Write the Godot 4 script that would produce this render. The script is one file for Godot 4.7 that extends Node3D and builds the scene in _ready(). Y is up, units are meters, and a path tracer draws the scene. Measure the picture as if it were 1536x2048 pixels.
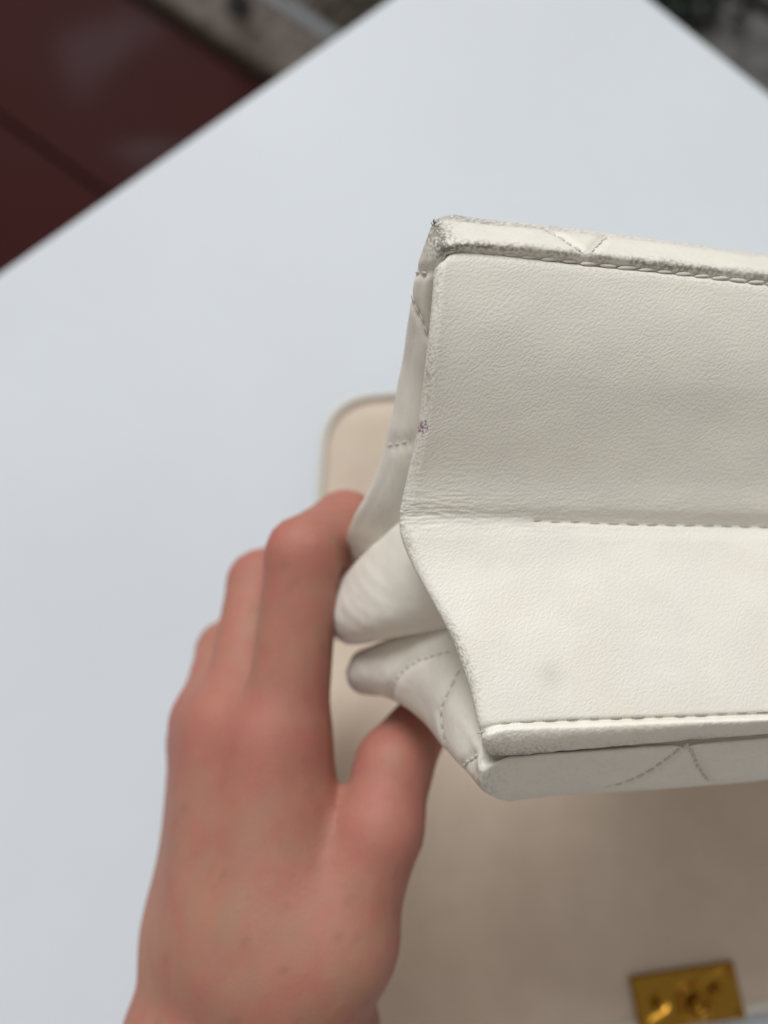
extends Node3D
# A worn white leather handbag held over a white table. Bag and hand are modelled in centimetres in a frame whose y runs along
# the bag's short side and whose z points out of its base; metres everywhere else.

const CM := 0.01
var mats := {}
var names := {}
var fine := FastNoiseLite.new()
var soft := FastNoiseLite.new()
var wrinkle := FastNoiseLite.new()

func _ready():
	# ---- camera ----
	var cam := Camera3D.new()
	cam.name = "camera"
	add_child(cam)
	cam.position = Vector3(0, 0.30, 0)
	cam.rotation_degrees = Vector3(-74, 0, 0)
	var lens := CameraAttributesPhysical.new()
	lens.frustum_focal_length = 18.836
	lens.frustum_focus_distance = 0.131
	lens.exposure_aperture = 5.3
	lens.frustum_near = 0.01
	lens.frustum_far = 60.0
	cam.attributes = lens
	cam.near = 0.01
	cam.far = 60.0
	cam.fov = 65.0
	cam.current = true
	# ---- sky, sun, exposure ----
	var env := Environment.new()
	env.background_mode = Environment.BG_SKY
	var sm := ProceduralSkyMaterial.new()
	sm.sky_top_color = Color(0.655, 0.655, 0.65)
	sm.sky_horizon_color = Color(0.78, 0.70, 0.60)
	sm.sky_curve = 0.3
	sm.ground_bottom_color = Color(0.30, 0.25, 0.22)
	sm.ground_horizon_color = Color(0.45, 0.42, 0.40)
	sm.sky_energy_multiplier = 0.75
	sm.ground_energy_multiplier = 0.75
	sm.sun_angle_max = 1.0
	sm.use_debanding = false
	var sky := Sky.new()
	sky.sky_material = sm
	env.sky = sky
	env.tonemap_mode = Environment.TONE_MAPPER_LINEAR
	env.tonemap_exposure = 1.57
	env.sdfgi_enabled = true
	env.ssao_enabled = true
	env.ssil_enabled = true
	var we := WorldEnvironment.new()
	we.name = "world_environment"
	we.environment = env
	add_child(we)
	var sun := DirectionalLight3D.new()
	sun.name = "sun"
	sun.light_energy = 0.5
	sun.light_color = Color(1.0, 1.0, 0.995)
	sun.light_angular_distance = 28.0
	sun.shadow_enabled = true
	add_child(sun)
	sun.look_at_from_position(Vector3.ZERO, Vector3(0.17, -0.74, 0.62), Vector3.UP)

	fine.seed = 11; fine.frequency = 1.0; fine.noise_type = FastNoiseLite.TYPE_SIMPLEX; fine.fractal_octaves = 2
	soft.seed = 5; soft.frequency = 1.0; soft.noise_type = FastNoiseLite.TYPE_SIMPLEX_SMOOTH; soft.fractal_octaves = 3
	wrinkle.seed = 23; wrinkle.frequency = 1.0; wrinkle.noise_type = FastNoiseLite.TYPE_SIMPLEX; wrinkle.fractal_type = FastNoiseLite.FRACTAL_RIDGED; wrinkle.fractal_octaves = 2
	materials()
	build_floor()
	build_table()
	build_bag()
	build_hand()
	build_yard()

# ------------------------------------------------------------------ materials
func srgb(r: float, g: float, b: float) -> Color:
	return Color(r, g, b).linear_to_srgb()

func noise_tex(n: FastNoiseLite, side: int, ramp = null) -> NoiseTexture2D:
	var t := NoiseTexture2D.new()
	t.width = side; t.height = side; t.seamless = true; t.seamless_blend_skirt = 0.12
	t.noise = n
	if ramp: t.color_ramp = ramp
	return t

func ramp_of(stops: Array) -> Gradient:
	var g := Gradient.new()
	var offs := PackedFloat32Array(); var cols := PackedColorArray()
	for s in stops:
		offs.append(s[0]); cols.append(s[1])
	g.offsets = offs; g.colors = cols
	return g

func triplanar(m: StandardMaterial3D, per_metre: float, world := false):
	m.uv1_triplanar = true
	m.uv1_world_triplanar = world
	m.uv1_scale = Vector3.ONE * per_metre
	m.uv1_triplanar_sharpness = 4.0

func materials():
	# leather: pebbled grain of about 0.6 mm, drawn out along one slant, as relief
	var grain := grain_texture(1536)
	var lm := StandardMaterial3D.new()
	lm.resource_name = "white leather"
	lm.vertex_color_use_as_albedo = true
	lm.roughness = 0.52
	lm.heightmap_enabled = true
	lm.heightmap_texture = grain
	lm.heightmap_scale = 0.0042
	triplanar(lm, 11.0)
	lm.uv1_offset = Vector3(0.12, 0.5, 0.0)
	mats.leather = lm
	var ls: StandardMaterial3D = lm.duplicate()
	ls.resource_name = "smooth white leather"
	ls.heightmap_scale = 0.0042 * 0.35
	mats.smooth_leather = ls
	var pl: StandardMaterial3D = ls.duplicate()
	pl.vertex_color_use_as_albedo = false
	pl.albedo_color = srgb(0.66, 0.64, 0.58)
	mats.plain_leather = pl
	var th := StandardMaterial3D.new()
	th.resource_name = "thread"
	th.albedo_color = srgb(0.40, 0.385, 0.355)
	th.roughness = 0.75
	mats.thread = th
	var th2: StandardMaterial3D = th.duplicate()
	th2.albedo_color = srgb(0.62, 0.60, 0.56)
	mats.pale_thread = th2
	var fb: StandardMaterial3D = th.duplicate()
	fb.albedo_color = srgb(0.13, 0.125, 0.115)
	mats.fibre = fb
	# nude lining
	var fuzz := FastNoiseLite.new()
	fuzz.seed = 8; fuzz.frequency = 0.03; fuzz.fractal_octaves = 4
	var ln := StandardMaterial3D.new()
	ln.resource_name = "nude lining leather"
	ln.albedo_color = srgb(0.66, 0.555, 0.455)
	ln.albedo_texture = noise_tex(fuzz, 512, ramp_of([[0.2, Color(0.975, 0.97, 0.965)], [0.8, Color(1, 1, 1)]]))
	ln.roughness = 0.6
	triplanar(ln, 4.0)
	mats.lining = ln
	# gold plated metal
	var gm := StandardMaterial3D.new()
	gm.resource_name = "gold plated metal"
	gm.albedo_color = srgb(0.38, 0.20, 0.03)
	gm.metallic = 1.0
	gm.roughness = 0.2
	mats.gold = gm
	# table laminate
	var sm := FastNoiseLite.new()
	sm.seed = 31; sm.frequency = 0.012; sm.fractal_octaves = 5
	var tm := StandardMaterial3D.new()
	tm.resource_name = "white laminate"
	tm.albedo_color = srgb(0.595, 0.64, 0.69)
	tm.albedo_texture = noise_tex(sm, 512, ramp_of([[0.2, Color(0.985, 0.985, 0.988)], [0.8, Color(1, 1, 1)]]))
	tm.roughness = 0.6
	triplanar(tm, 0.9)
	mats.table = tm

	var mm := StandardMaterial3D.new()
	mm.resource_name = "dark metal"
	mm.albedo_color = srgb(0.03, 0.03, 0.032)
	mm.roughness = 0.4
	mats.dark_metal = mm
	var sk := StandardMaterial3D.new()
	sk.resource_name = "skin"
	sk.vertex_color_use_as_albedo = true
	sk.roughness = 0.66
	sk.subsurf_scatter_enabled = true
	sk.subsurf_scatter_strength = 0.1
	var pore := FastNoiseLite.new()
	pore.seed = 77; pore.noise_type = FastNoiseLite.TYPE_CELLULAR; pore.cellular_return_type = FastNoiseLite.RETURN_DISTANCE2_SUB; pore.frequency = 0.05
	sk.heightmap_enabled = true
	sk.heightmap_texture = noise_tex(pore, 1024)
	sk.heightmap_scale = 0.006
	triplanar(sk, 14.0)
	mats.skin = sk
	var nl := StandardMaterial3D.new()
	nl.albedo_color = srgb(0.50, 0.26, 0.20)
	nl.roughness = 0.25
	mats.nail = nl

func grain_texture(side: int) -> ImageTexture:
	var pebble := FastNoiseLite.new()
	pebble.seed = 3; pebble.noise_type = FastNoiseLite.TYPE_SIMPLEX; pebble.frequency = 1.0; pebble.fractal_type = FastNoiseLite.FRACTAL_NONE
	var bend := FastNoiseLite.new()
	bend.seed = 14; bend.frequency = 1.0; bend.fractal_octaves = 2
	var bytes := PackedByteArray(); bytes.resize(side * side)
	var mm := 90.9 / side
	for y in side:
		for x in side:
			var p := Vector2(x * mm, y * mm)
			var w := bend.get_noise_2d(p.x * 0.16, p.y * 0.16)
			var q := p.rotated(0.6) + Vector2(bend.get_noise_2d(p.x * 0.35 + 9.0, p.y * 0.35), w) * 0.25
			var big := pebble.get_noise_2d(q.x * 0.85, q.y * 1.5)
			var small := pebble.get_noise_2d(q.x * 1.7 + 60.0, q.y * 2.5)
			var h := 0.5 + 0.40 * big * (0.9 + 0.4 * w) + 0.20 * small
			bytes[y * side + x] = int(clampf(h, 0.0, 1.0) * 255.0)
	return ImageTexture.create_from_image(Image.create_from_data(side, side, false, Image.FORMAT_L8, bytes))

func stone(r: float, g: float, b: float, rough: float, seed_: int, lo := 0.75) -> StandardMaterial3D:
	var n := FastNoiseLite.new()
	n.seed = seed_; n.frequency = 0.02; n.fractal_octaves = 5
	var m := StandardMaterial3D.new()
	m.albedo_color = srgb(r, g, b)
	m.albedo_texture = noise_tex(n, 256, ramp_of([[0.25, Color(lo, lo, lo)], [0.75, Color(1, 1, 1)]]))
	m.roughness = rough
	m.metallic_specular = 0.3
	triplanar(m, 6.0, true)
	return m

# fired tile: dark red, sky sheen painted into the colour as broad greyish clouds
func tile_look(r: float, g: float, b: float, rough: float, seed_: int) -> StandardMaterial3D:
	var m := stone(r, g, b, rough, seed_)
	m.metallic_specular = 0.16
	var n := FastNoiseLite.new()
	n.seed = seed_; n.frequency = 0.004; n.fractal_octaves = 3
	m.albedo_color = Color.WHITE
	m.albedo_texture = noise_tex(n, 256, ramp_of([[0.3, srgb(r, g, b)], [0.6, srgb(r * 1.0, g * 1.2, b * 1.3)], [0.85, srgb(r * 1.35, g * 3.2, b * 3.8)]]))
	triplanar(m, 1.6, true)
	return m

# ------------------------------------------------------------------ scene helpers
func numbered(n: String) -> String:
	if not names.has(n):
		names[n] = 0
		return n
	names[n] += 1
	return "%s_%03d" % [n, names[n]]

func thing(called: String, label: String, category: String, at := Vector3.ZERO, group := "") -> Node3D:
	var o := Node3D.new()
	o.name = numbered(called)
	add_child(o)
	o.position = at
	o.set_meta("label", label); o.set_meta("category", category)
	if group: o.set_meta("group", group)
	return o

func part(called: String, mesh: Mesh, mat: Material, parent: Node, at := Transform3D.IDENTITY) -> MeshInstance3D:
	var o := MeshInstance3D.new()
	o.name = called
	o.mesh = mesh
	o.material_override = mat
	o.transform = at
	parent.add_child(o, true)
	return o

func structure(o: Node):
	o.set_meta("kind", "structure")
	return o

func to_mesh(pos: PackedVector3Array, nor: PackedVector3Array, idx: PackedInt32Array, col = null) -> ArrayMesh:
	# wind every triangle to face the way its normals point
	for k in range(0, idx.size(), 3):
		var p := pos[idx[k]]
		if (pos[idx[k + 2]] - p).cross(pos[idx[k + 1]] - p).dot(nor[idx[k]] + nor[idx[k + 1]] + nor[idx[k + 2]]) < 0.0:
			var q := idx[k + 1]
			idx[k + 1] = idx[k + 2]; idx[k + 2] = q
	var a := []
	a.resize(Mesh.ARRAY_MAX)
	a[Mesh.ARRAY_VERTEX] = pos
	a[Mesh.ARRAY_NORMAL] = nor
	if col: a[Mesh.ARRAY_COLOR] = col
	a[Mesh.ARRAY_INDEX] = idx
	var m := ArrayMesh.new()
	m.add_surface_from_arrays(Mesh.PRIMITIVE_TRIANGLES, a)
	return m

# a box with bevelled edges: size in metres
func soft_box(size: Vector3, b: float) -> ArrayMesh:
	var st := SurfaceTool.new()
	st.begin(Mesh.PRIMITIVE_TRIANGLES)
	st.set_smooth_group(-1)
	var h := size / 2
	var ring := func(x: float, z: float, y: float):
		return [Vector3(-x, y, -z), Vector3(x, y, -z), Vector3(x, y, z), Vector3(-x, y, z)]
	var rings := [ring.call(h.x - b, h.z - b, -h.y), ring.call(h.x, h.z, -h.y + b), ring.call(h.x, h.z, h.y - b), ring.call(h.x - b, h.z - b, h.y)]
	for k in 3:
		for i in 4:
			var j := (i + 1) % 4
			quad(st, rings[k][i], rings[k][j], rings[k + 1][j], rings[k + 1][i])
	quad(st, rings[3][0], rings[3][1], rings[3][2], rings[3][3])
	quad(st, rings[0][3], rings[0][2], rings[0][1], rings[0][0])
	st.generate_normals()
	return st.commit()

func quad(st: SurfaceTool, a: Vector3, b: Vector3, c: Vector3, d: Vector3):
	for v in [a, b, c, a, c, d]: st.add_vertex(v)

# a solid of revolution about y: profile of (radius, height)
func lathe(profile: Array, sides := 24) -> ArrayMesh:
	var st := SurfaceTool.new()
	st.begin(Mesh.PRIMITIVE_TRIANGLES)
	st.set_smooth_group(0)
	for k in profile.size() - 1:
		for i in sides:
			var t0 := TAU * i / sides; var t1 := TAU * (i + 1) / sides
			var p: Vector2 = profile[k]; var q: Vector2 = profile[k + 1]
			var a := Vector3(p.x * cos(t0), p.y, p.x * sin(t0)); var b := Vector3(p.x * cos(t1), p.y, p.x * sin(t1))
			var c := Vector3(q.x * cos(t1), q.y, q.x * sin(t1)); var d := Vector3(q.x * cos(t0), q.y, q.x * sin(t0))
			if p.x > 1e-6:
				st.add_vertex(a); st.add_vertex(b); st.add_vertex(c)
			if q.x > 1e-6:
				st.add_vertex(a); st.add_vertex(c); st.add_vertex(d)
	st.index()
	st.generate_normals()
	return st.commit()

# a round bar through points
func bar(points: Array, radius: float, sides := 10) -> ArrayMesh:
	var pos := PackedVector3Array(); var nor := PackedVector3Array(); var idx := PackedInt32Array()
	var n := points.size()
	var side := Vector3.UP
	for k in n:
		var dir: Vector3 = (points[min(k + 1, n - 1)] - points[max(k - 1, 0)]).normalized()
		var x := dir.cross(side)
		if x.length() < 0.1: x = dir.cross(Vector3.RIGHT)
		x = x.normalized()
		var y := x.cross(dir)
		for i in sides:
			var t := TAU * i / sides
			var o := x * cos(t) + y * sin(t)
			pos.append(points[k] + o * radius); nor.append(o)
	for k in n - 1:
		for i in sides:
			var j := (i + 1) % sides
			idx.append_array([k * sides + i, k * sides + j, (k + 1) * sides + j, k * sides + i, (k + 1) * sides + j, (k + 1) * sides + i])
	for e in [0, n - 1]:
		var c := pos.size()
		pos.append(points[e]); nor.append((points[e] - points[1 if e == 0 else n - 2]).normalized())
		for i in sides:
			idx.append_array([c, e * sides + i, e * sides + (i + 1) % sides])
	return to_mesh(pos, nor, idx)

# ------------------------------------------------------------------ leather sheets
func weights(t: float) -> Vector4:
	return Vector4(-0.5 * t + t * t - 0.5 * t * t * t, 1.0 - 2.5 * t * t + 1.5 * t * t * t, 0.5 * t + 2.0 * t * t - 1.5 * t * t * t, -0.5 * t * t + 0.5 * t * t * t)

# A smooth sheet through a net of points (columns of rows, in cm). steps_u / steps_v: how finely each span is cut.
# seams: polylines pressed into the leather. swell: Callable (p, u, v) -> cm along the normal. tint: Callable (p, u, v) -> Color.
func sheet(net: Array, steps_u: Array, steps_v: Array, seams: Array, depth: float, width: float, swell, tint: Callable) -> Dictionary:
	var us := PackedFloat32Array(); var vs := PackedFloat32Array()
	for k in steps_u.size():
		for i in steps_u[k]: us.append(k + float(i) / steps_u[k])
	us.append(steps_u.size())
	for k in steps_v.size():
		for i in steps_v[k]: vs.append(k + float(i) / steps_v[k])
	vs.append(steps_v.size())
	var nu := us.size(); var nv := vs.size()
	var n := net.size(); var m: int = net[0].size()
	var pos := PackedVector3Array(); pos.resize(nu * nv)
	for a in nu:
		var i: int = min(int(us[a]), n - 2)
		var w := weights(us[a] - i)
		var c0: Array = net[max(i - 1, 0)]; var c1: Array = net[i]; var c2: Array = net[i + 1]; var c3: Array = net[min(i + 2, n - 1)]
		var line := PackedVector3Array()
		for r in m: line.append(c0[r] * w.x + c1[r] * w.y + c2[r] * w.z + c3[r] * w.w)
		for b in nv:
			var j: int = min(int(vs[b]), m - 2)
			var q := weights(vs[b] - j)
			pos[a * nv + b] = line[max(j - 1, 0)] * q.x + line[j] * q.y + line[j + 1] * q.z + line[min(j + 2, m - 1)] * q.w
	var nor := grid_normals(pos, nu, nv)
	# press the seams in and let the leather swell
	var beads := []
	for s in seams:
		var pts := PackedVector3Array()
		for k in s.size() - 1:
			var steps: int = max(1, int(s[k].distance_to(s[k + 1]) / 0.05))
			for i in steps: pts.append(s[k].lerp(s[k + 1], float(i) / steps))
		pts.append(s[s.size() - 1])
		var lo: Vector3 = pts[0]; var hi: Vector3 = pts[0]
		for p in pts:
			lo = lo.min(p); hi = hi.max(p)
		beads.append([pts, lo - Vector3.ONE * 0.4, hi + Vector3.ONE * 0.4])
	var moved := pos.duplicate()
	for k in pos.size():
		var p := pos[k]
		var d := 0.0
		for s in beads:
			if p.x > s[1].x and p.y > s[1].y and p.z > s[1].z and p.x < s[2].x and p.y < s[2].y and p.z < s[2].z:
				var near := 1e9
				for q in s[0]: near = min(near, p.distance_squared_to(q))
				d = max(d, depth * exp(-near / (width * width)))
		var extra := 0.0
		if swell: extra = swell.call(p, us[k / nv], vs[k % nv])
		moved[k] = p + nor[k] * (extra - d)
	nor = grid_normals(moved, nu, nv)
	var col := PackedColorArray(); col.resize(pos.size())
	for k in pos.size():
		col[k] = tint.call(pos[k], us[k / nv], vs[k % nv])
	var idx := PackedInt32Array()
	for a in nu - 1:
		for b in nv - 1:
			var k := a * nv + b
			idx.append_array([k, k + 1, k + nv + 1, k, k + nv + 1, k + nv])
	var scaled := PackedVector3Array(); scaled.resize(pos.size())
	for k in pos.size(): scaled[k] = moved[k] * CM
	return {"mesh": to_mesh(scaled, nor, idx, col), "pos": moved, "nor": nor}

func grid_normals(pos: PackedVector3Array, nu: int, nv: int, towards := Vector3.BACK) -> PackedVector3Array:
	var nor := PackedVector3Array(); nor.resize(pos.size())
	for a in nu:
		for b in nv:
			var du := pos[min(a + 1, nu - 1) * nv + b] - pos[max(a - 1, 0) * nv + b]
			var dv := pos[a * nv + min(b + 1, nv - 1)] - pos[a * nv + max(b - 1, 0)]
			nor[a * nv + b] = dv.cross(du).normalized()
	# let the sheet face the side from which it is seen
	var sum := Vector3.ZERO
	for v in nor: sum += v
	if sum.dot(towards) < 0.0:
		for k in nor.size(): nor[k] = -nor[k]
	return nor

# thread stitches along a seam, each one a small rounded grain lying in the groove
func stitches(seam: Array, s: Dictionary, pitch: float, share: float, radius: float, lift: float, mat: Material, parent: Node, seed_ := 1, tilt := 0.0, snap := true):
	var rng := RandomNumberGenerator.new()
	rng.seed = seed_
	var along := PackedVector3Array()
	var left := 0.0
	for k in seam.size() - 1:
		var l: float = seam[k].distance_to(seam[k + 1])
		while left < l:
			along.append(seam[k].lerp(seam[k + 1], left / l))
			left += pitch
		left -= l
	var grains := []
	for v in 3:
		var g := SphereMesh.new()
		g.radius = radius * CM * (0.9 + 0.1 * v); g.height = 2 * radius * CM * (0.9 + 0.1 * v)
		g.radial_segments = 8; g.rings = 5
		grains.append(g)
	var lo := along[0]; var hi := along[0]
	for p in along:
		lo = lo.min(p); hi = hi.max(p)
	lo -= Vector3.ONE * 0.5; hi += Vector3.ONE * 0.5
	var keep := PackedInt32Array()
	for k in s.pos.size():
		var p: Vector3 = s.pos[k]
		if p.x > lo.x and p.y > lo.y and p.z > lo.z and p.x < hi.x and p.y < hi.y and p.z < hi.z: keep.append(k)
	for i in along.size():
		var best := 1e9; var at := 0
		for k in keep:
			var d: float = s.pos[k].distance_squared_to(along[i])
			if d < best:
				best = d; at = k
		var dir: Vector3 = (along[min(i + 1, along.size() - 1)] - along[max(i - 1, 0)]).normalized()
		var up: Vector3 = s.nor[at] if snap else Vector3(0, 0.35, 0.94)
		var across := dir.cross(up).normalized()
		up = across.cross(dir).normalized()
		dir = dir.rotated(up, tilt + rng.randf_range(-0.08, 0.08))
		across = dir.cross(up).normalized()
		var length := pitch * share / (2 * radius) * rng.randf_range(0.9, 1.08)
		var b := Basis(dir * length, up * 0.8, across)
		part("stitch", grains[rng.randi() % 3], mat, parent, Transform3D(b, (along[i] + up * (((s.pos[at] - along[i]).dot(up) if snap else 0.0) + lift)) * CM))

func spread(n: int, v: int) -> Array:
	var a := []
	for i in n: a.append(v)
	return a

const CREAM := Color(0.785, 0.762, 0.695)
const DIRT := Color(0.19, 0.18, 0.16)
func dirtied(base: Color, amount: float, p: Vector3, speckle := 18.0) -> Color:
	var n := fine.get_noise_3dv(p * speckle) * 0.5 + 0.5
	var k: float = smoothstep(0.62 - amount * 0.6, 0.78 - amount * 0.35, n) * min(1.0, amount * 1.5) * 0.8
	return base.lerp(DIRT, clamp(k + amount * 0.18, 0.0, 0.9))

func clean(p: Vector3) -> Color:
	var n := soft.get_noise_3dv(p * 0.8) * 0.03
	return Color(CREAM.r + n, CREAM.g + n, CREAM.b + n * 0.6)

func base_tint(p: Vector3, u: float, v: float) -> Color:
	var c := clean(p)
	var blot := soft.get_noise_3dv(p * 0.7 + Vector3(9, 2, 1))
	# yellowed patches on the half that meets the front
	if v > 9.0: c = c.lerp(Color(0.74, 0.71, 0.615), clamp(blot * 1.4, 0.0, 0.45))
	var edge := exp(-pow((u - 2.55) / 0.75, 2.0)) * (0.32 + 0.24 * blot)
	if u < 2.2: edge = max(edge, 0.28)
	var wear := edge
	if v > 16.0 and v < 19.5: wear = max(wear, (0.34 + 0.4 * blot) * smoothstep(17.0, 18.2, v) + 0.3 * exp(-max(p.x - 1.6, 0.0) * 0.9))
	if v < 1.5: wear = max(wear, 0.2)
	c = dirtied(c, clamp(wear, 0.0, 0.9), p)
	# a faint smudge and a purple ink mark
	c = c.lerp(Color(0.42, 0.40, 0.35), 0.28 * exp(-pow(Vector2(p.x - 2.72, p.y + 2.66).length() / 0.22, 2.0)))
	var ink := Vector2(p.x - 0.615, p.y - 1.41).length()
	if ink < 0.12 and fine.get_noise_3dv(p * 16.0) > ink * 6.0 - 0.45: c = c.lerp(Color(0.17, 0.05, 0.13), 0.75)
	return c

func base_swell(p: Vector3, u: float, v: float) -> float:
	var h := 0.0
	var fold := exp(-pow((v - 7.7) / 1.3, 2.0))
	if fold > 0.02:
		var near: float = 0.25 + 0.95 * exp(-max(p.x - 0.3, 0.0) / 1.3)
		h += (wrinkle.get_noise_2d(p.x * 0.8, p.y * 6.5) - 0.1) * 0.009 * fold * near
		h += wrinkle.get_noise_2d(p.x * 1.9 + 7.0, p.y * 7.0) * 0.0055 * fold * near
	var lip := smoothstep(15.2, 16.2, v) * (1.0 - smoothstep(18.4, 19.0, v))
	h += lip * 0.014 * soft.get_noise_2d(p.x * 3.0, p.y * 2.0)
	h += 0.012 * soft.get_noise_2d(p.x * 0.35, p.y * 0.5) * smoothstep(2.5, 4.5, u)
	return h

func back_tint(p: Vector3, u: float, v: float) -> Color:
	var c := clean(p)
	var w := 0.06
	var rim := smoothstep(4.4, 5.6, u)
	# the strip under the rolled edge and the corner have lost their finish
	w = max(w, rim * exp(-pow((v - 1.75) / 0.55, 2.0)) * (0.80 - 0.30 * smoothstep(6.0, 8.0, u)) * (0.95 + 0.7 * soft.get_noise_3dv(p * 1.1)))
	w = max(w, rim * smoothstep(3.55, 4.1, v) * 0.5 * (1.0 - smoothstep(6.5, 9.0, u) * 0.5))
	w = max(w, exp(-pow((u - 5.5) / 0.75, 2.0)) * 0.8)
	return dirtied(c, w, p, 12.0)

func front_tint(p: Vector3, u: float, v: float) -> Color:
	var c := clean(p)
	var w: float = 0.06 + 0.28 * exp(-pow((u - 6.0) / 0.7, 2.0)) * smoothstep(1.5, 3.0, v)
	return dirtied(c, w, p, 9.0)

func lobe_swell(p: Vector3, _u: float, _v: float) -> float:
	# slack leather where the hand gathers the sides
	var slack := 1.0 - smoothstep(-1.0, 0.6, p.x)
	return 0.02 * soft.get_noise_3dv(p * 0.9) + slack * 0.012 * wrinkle.get_noise_2d((p.x - p.z) * 0.35, (p.y + 0.4 * p.z) * 1.3)

func side_tint(p: Vector3, _u: float, _v: float) -> Color:
	return clean(p)

# ------------------------------------------------------------------ the bag
func build_bag():
	var bag := thing("handbag", "cream white quilted leather handbag held base up, with worn grey corners", "handbag", Vector3(0, 0.30, 0) + Basis(Vector3.RIGHT, deg_to_rad(-74)) * Vector3(0, 0, -0.20))
	bag.rotation_degrees = Vector3(-74, 0, 0)
	# base
	var s := sheet(base_net(), [4, 7, 14, 16, 70, 80, 80, 8, 4], [10, 14, 18, 28, 28, 32, 28, 20, 14, 16, 22, 28, 26, 30, 24, 12, 10, 10, 8], base_seams().slice(1), 0.022, 0.04, base_swell, base_tint)
	var base := part("base_panel", s.mesh, mats.leather, bag)
	base.set_meta("label", "pebbled leather base panel folded inward along its middle, with a purple ink speck")
	var seams: Array = base_seams()
	stitches(seams[0], s, 0.335, 0.98, 0.033, -0.005, mats.pale_thread, base, 2, 0.10, false)
	stitches(seams[1], s, 0.375, 0.60, 0.021, 0.0, mats.thread, base, 3)
	stitches(seams[2], s, 0.36, 0.66, 0.019, 0.0, mats.thread, base, 4)
	# back panel with its corner and side
	s = sheet(back_net(), [12, 12, 14, 22, 34, 26, 26, 34, 60, 70, 8, 4], [10, 14, 14, 14, 12, 8, 4], back_seams(), 0.055, 0.09, lobe_swell, back_tint)
	var back := part("back_panel", s.mesh, mats.smooth_leather, bag)
	back.set_meta("label", "back panel whose top corner is scuffed grey")
	for k in back_seams().size():
		stitches(back_seams()[k], s, 0.2, 0.8, 0.028, 0.012, mats.pale_thread, back, 10 + k)
	# fibres standing up from the scuffed corner
	var rng := RandomNumberGenerator.new()
	rng.seed = 71
	for k in 9:
		var f := Vector3(0.83, 4.63, 7.10) + Vector3(rng.randf_range(-0.06, 0.10), rng.randf_range(-0.07, 0.03), rng.randf_range(-0.05, 0.05))
		var d := Vector3(rng.randf_range(-0.05, 0.05), rng.randf_range(0.03, 0.10), rng.randf_range(-0.02, 0.04))
		part("loose_fibre", bar([f * CM, (f + d * 0.6) * CM, (f + d + Vector3(rng.randf_range(-0.03, 0.03), 0, 0)) * CM], 0.00006, 5), mats.fibre, back)
	# front panel with its corner and side
	s = sheet(front_net(), [10, 16, 22, 28, 30, 24, 20, 20, 50, 60, 8, 4], [8, 14, 16, 16, 14, 8, 4], front_seams(), 0.06, 0.11, lobe_swell, front_tint)
	var front := part("front_panel", s.mesh, mats.smooth_leather, bag)
	for k in front_seams().size():
		stitches(front_seams()[k], s, 0.21, 0.78, 0.03, 0.014, mats.pale_thread, front, 20 + k)
	# the side between them, folded outward
	s = sheet(side_net(), spread(6, 18), spread(5, 14), [], 0.0, 1.0, lobe_swell, side_tint)
	part("side_gusset", s.mesh, mats.smooth_leather, bag)
	# the far end, closed, and a wall inside the mouth
	var back_far: Array = back_net(); var front_far: Array = front_net(); var base_far: Array = base_net()
	var end_net := []
	for k in 4:
		var col := []
		var x: float = 19.0
		var b: Vector3 = back_far[12][2 + k]; var f: Vector3 = front_far[12][2 + k]
		for j in 7:
			var q := b.lerp(f, j / 6.0)
			q.x = x + 0.25 - 0.6 * sin(PI * j / 6.0)
			q.z -= 1.6 * sin(PI * j / 6.0) * (1.0 if k == 0 else 0.3)
			col.append(q)
		end_net.append(col)
	s = sheet(end_net, spread(3, 6), spread(6, 6), [], 0.0, 1.0, null, side_tint)
	part("end_gusset", s.mesh, mats.smooth_leather, bag)
	# the open flap lies on the table: lining up, with a rolled white edge, joined to the back panel by a strip
	var into := bag.transform.affine_inverse()
	var outline := PackedVector2Array()
	var corners := [Vector2(-2.25, -12.2), Vector2(23.0, -14.6), Vector2(25.0, 6.6), Vector2(-3.95, 10.5)]
	var radii := [1.7, 2.5, 2.5, 2.5]
	for k in 4:
		var p: Vector2 = corners[k]; var a: Vector2 = p + (corners[(k + 3) % 4] - p).normalized() * radii[k]; var b: Vector2 = p + (corners[(k + 1) % 4] - p).normalized() * radii[k]
		for i in 11:
			var t := i / 10.0
			outline.append(a.lerp(p, t).lerp(p.lerp(b, t), t))
	outline = densify(outline, 0.5)
	var mid := Vector2(10.0, -3.0)
	var inward := func(p: Vector2, d: float) -> Vector2: return p + (mid - p).normalized() * d
	# towards the strip that joins it to the bag the flap lifts off the table
	var rise := func(z: float) -> float: return 2.5 * pow(smoothstep(0.0, 1.0, clampf((-z - 2.0) / 16.0, 0.0, 1.0)), 0.9)
	var lining_rings := []
	for sc in [0.0, 0.15, 0.3, 0.45, 0.6, 0.7, 0.8, 0.9, 0.96, 1.0]:
		var ring := PackedVector3Array()
		for p in outline:
			var q: Vector2 = mid.lerp(inward.call(p, 0.34), sc)
			var h: float = 0.95 + rise.call(q.y) + 0.10 * (1.0 - sc) + 0.05 * soft.get_noise_2d(q.x * 0.12, q.y * 0.12) - (0.1 if sc == 1.0 else 0.0)
			ring.append(into * (Vector3(q.x, h, q.y) * CM))
		lining_rings.append(ring)
	var flap := part("flap", ringed(lining_rings), mats.lining, bag)
	flap.set_meta("label", "open flap lying on the table, its nude pink lining showing")
	var rim_rings := []
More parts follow.
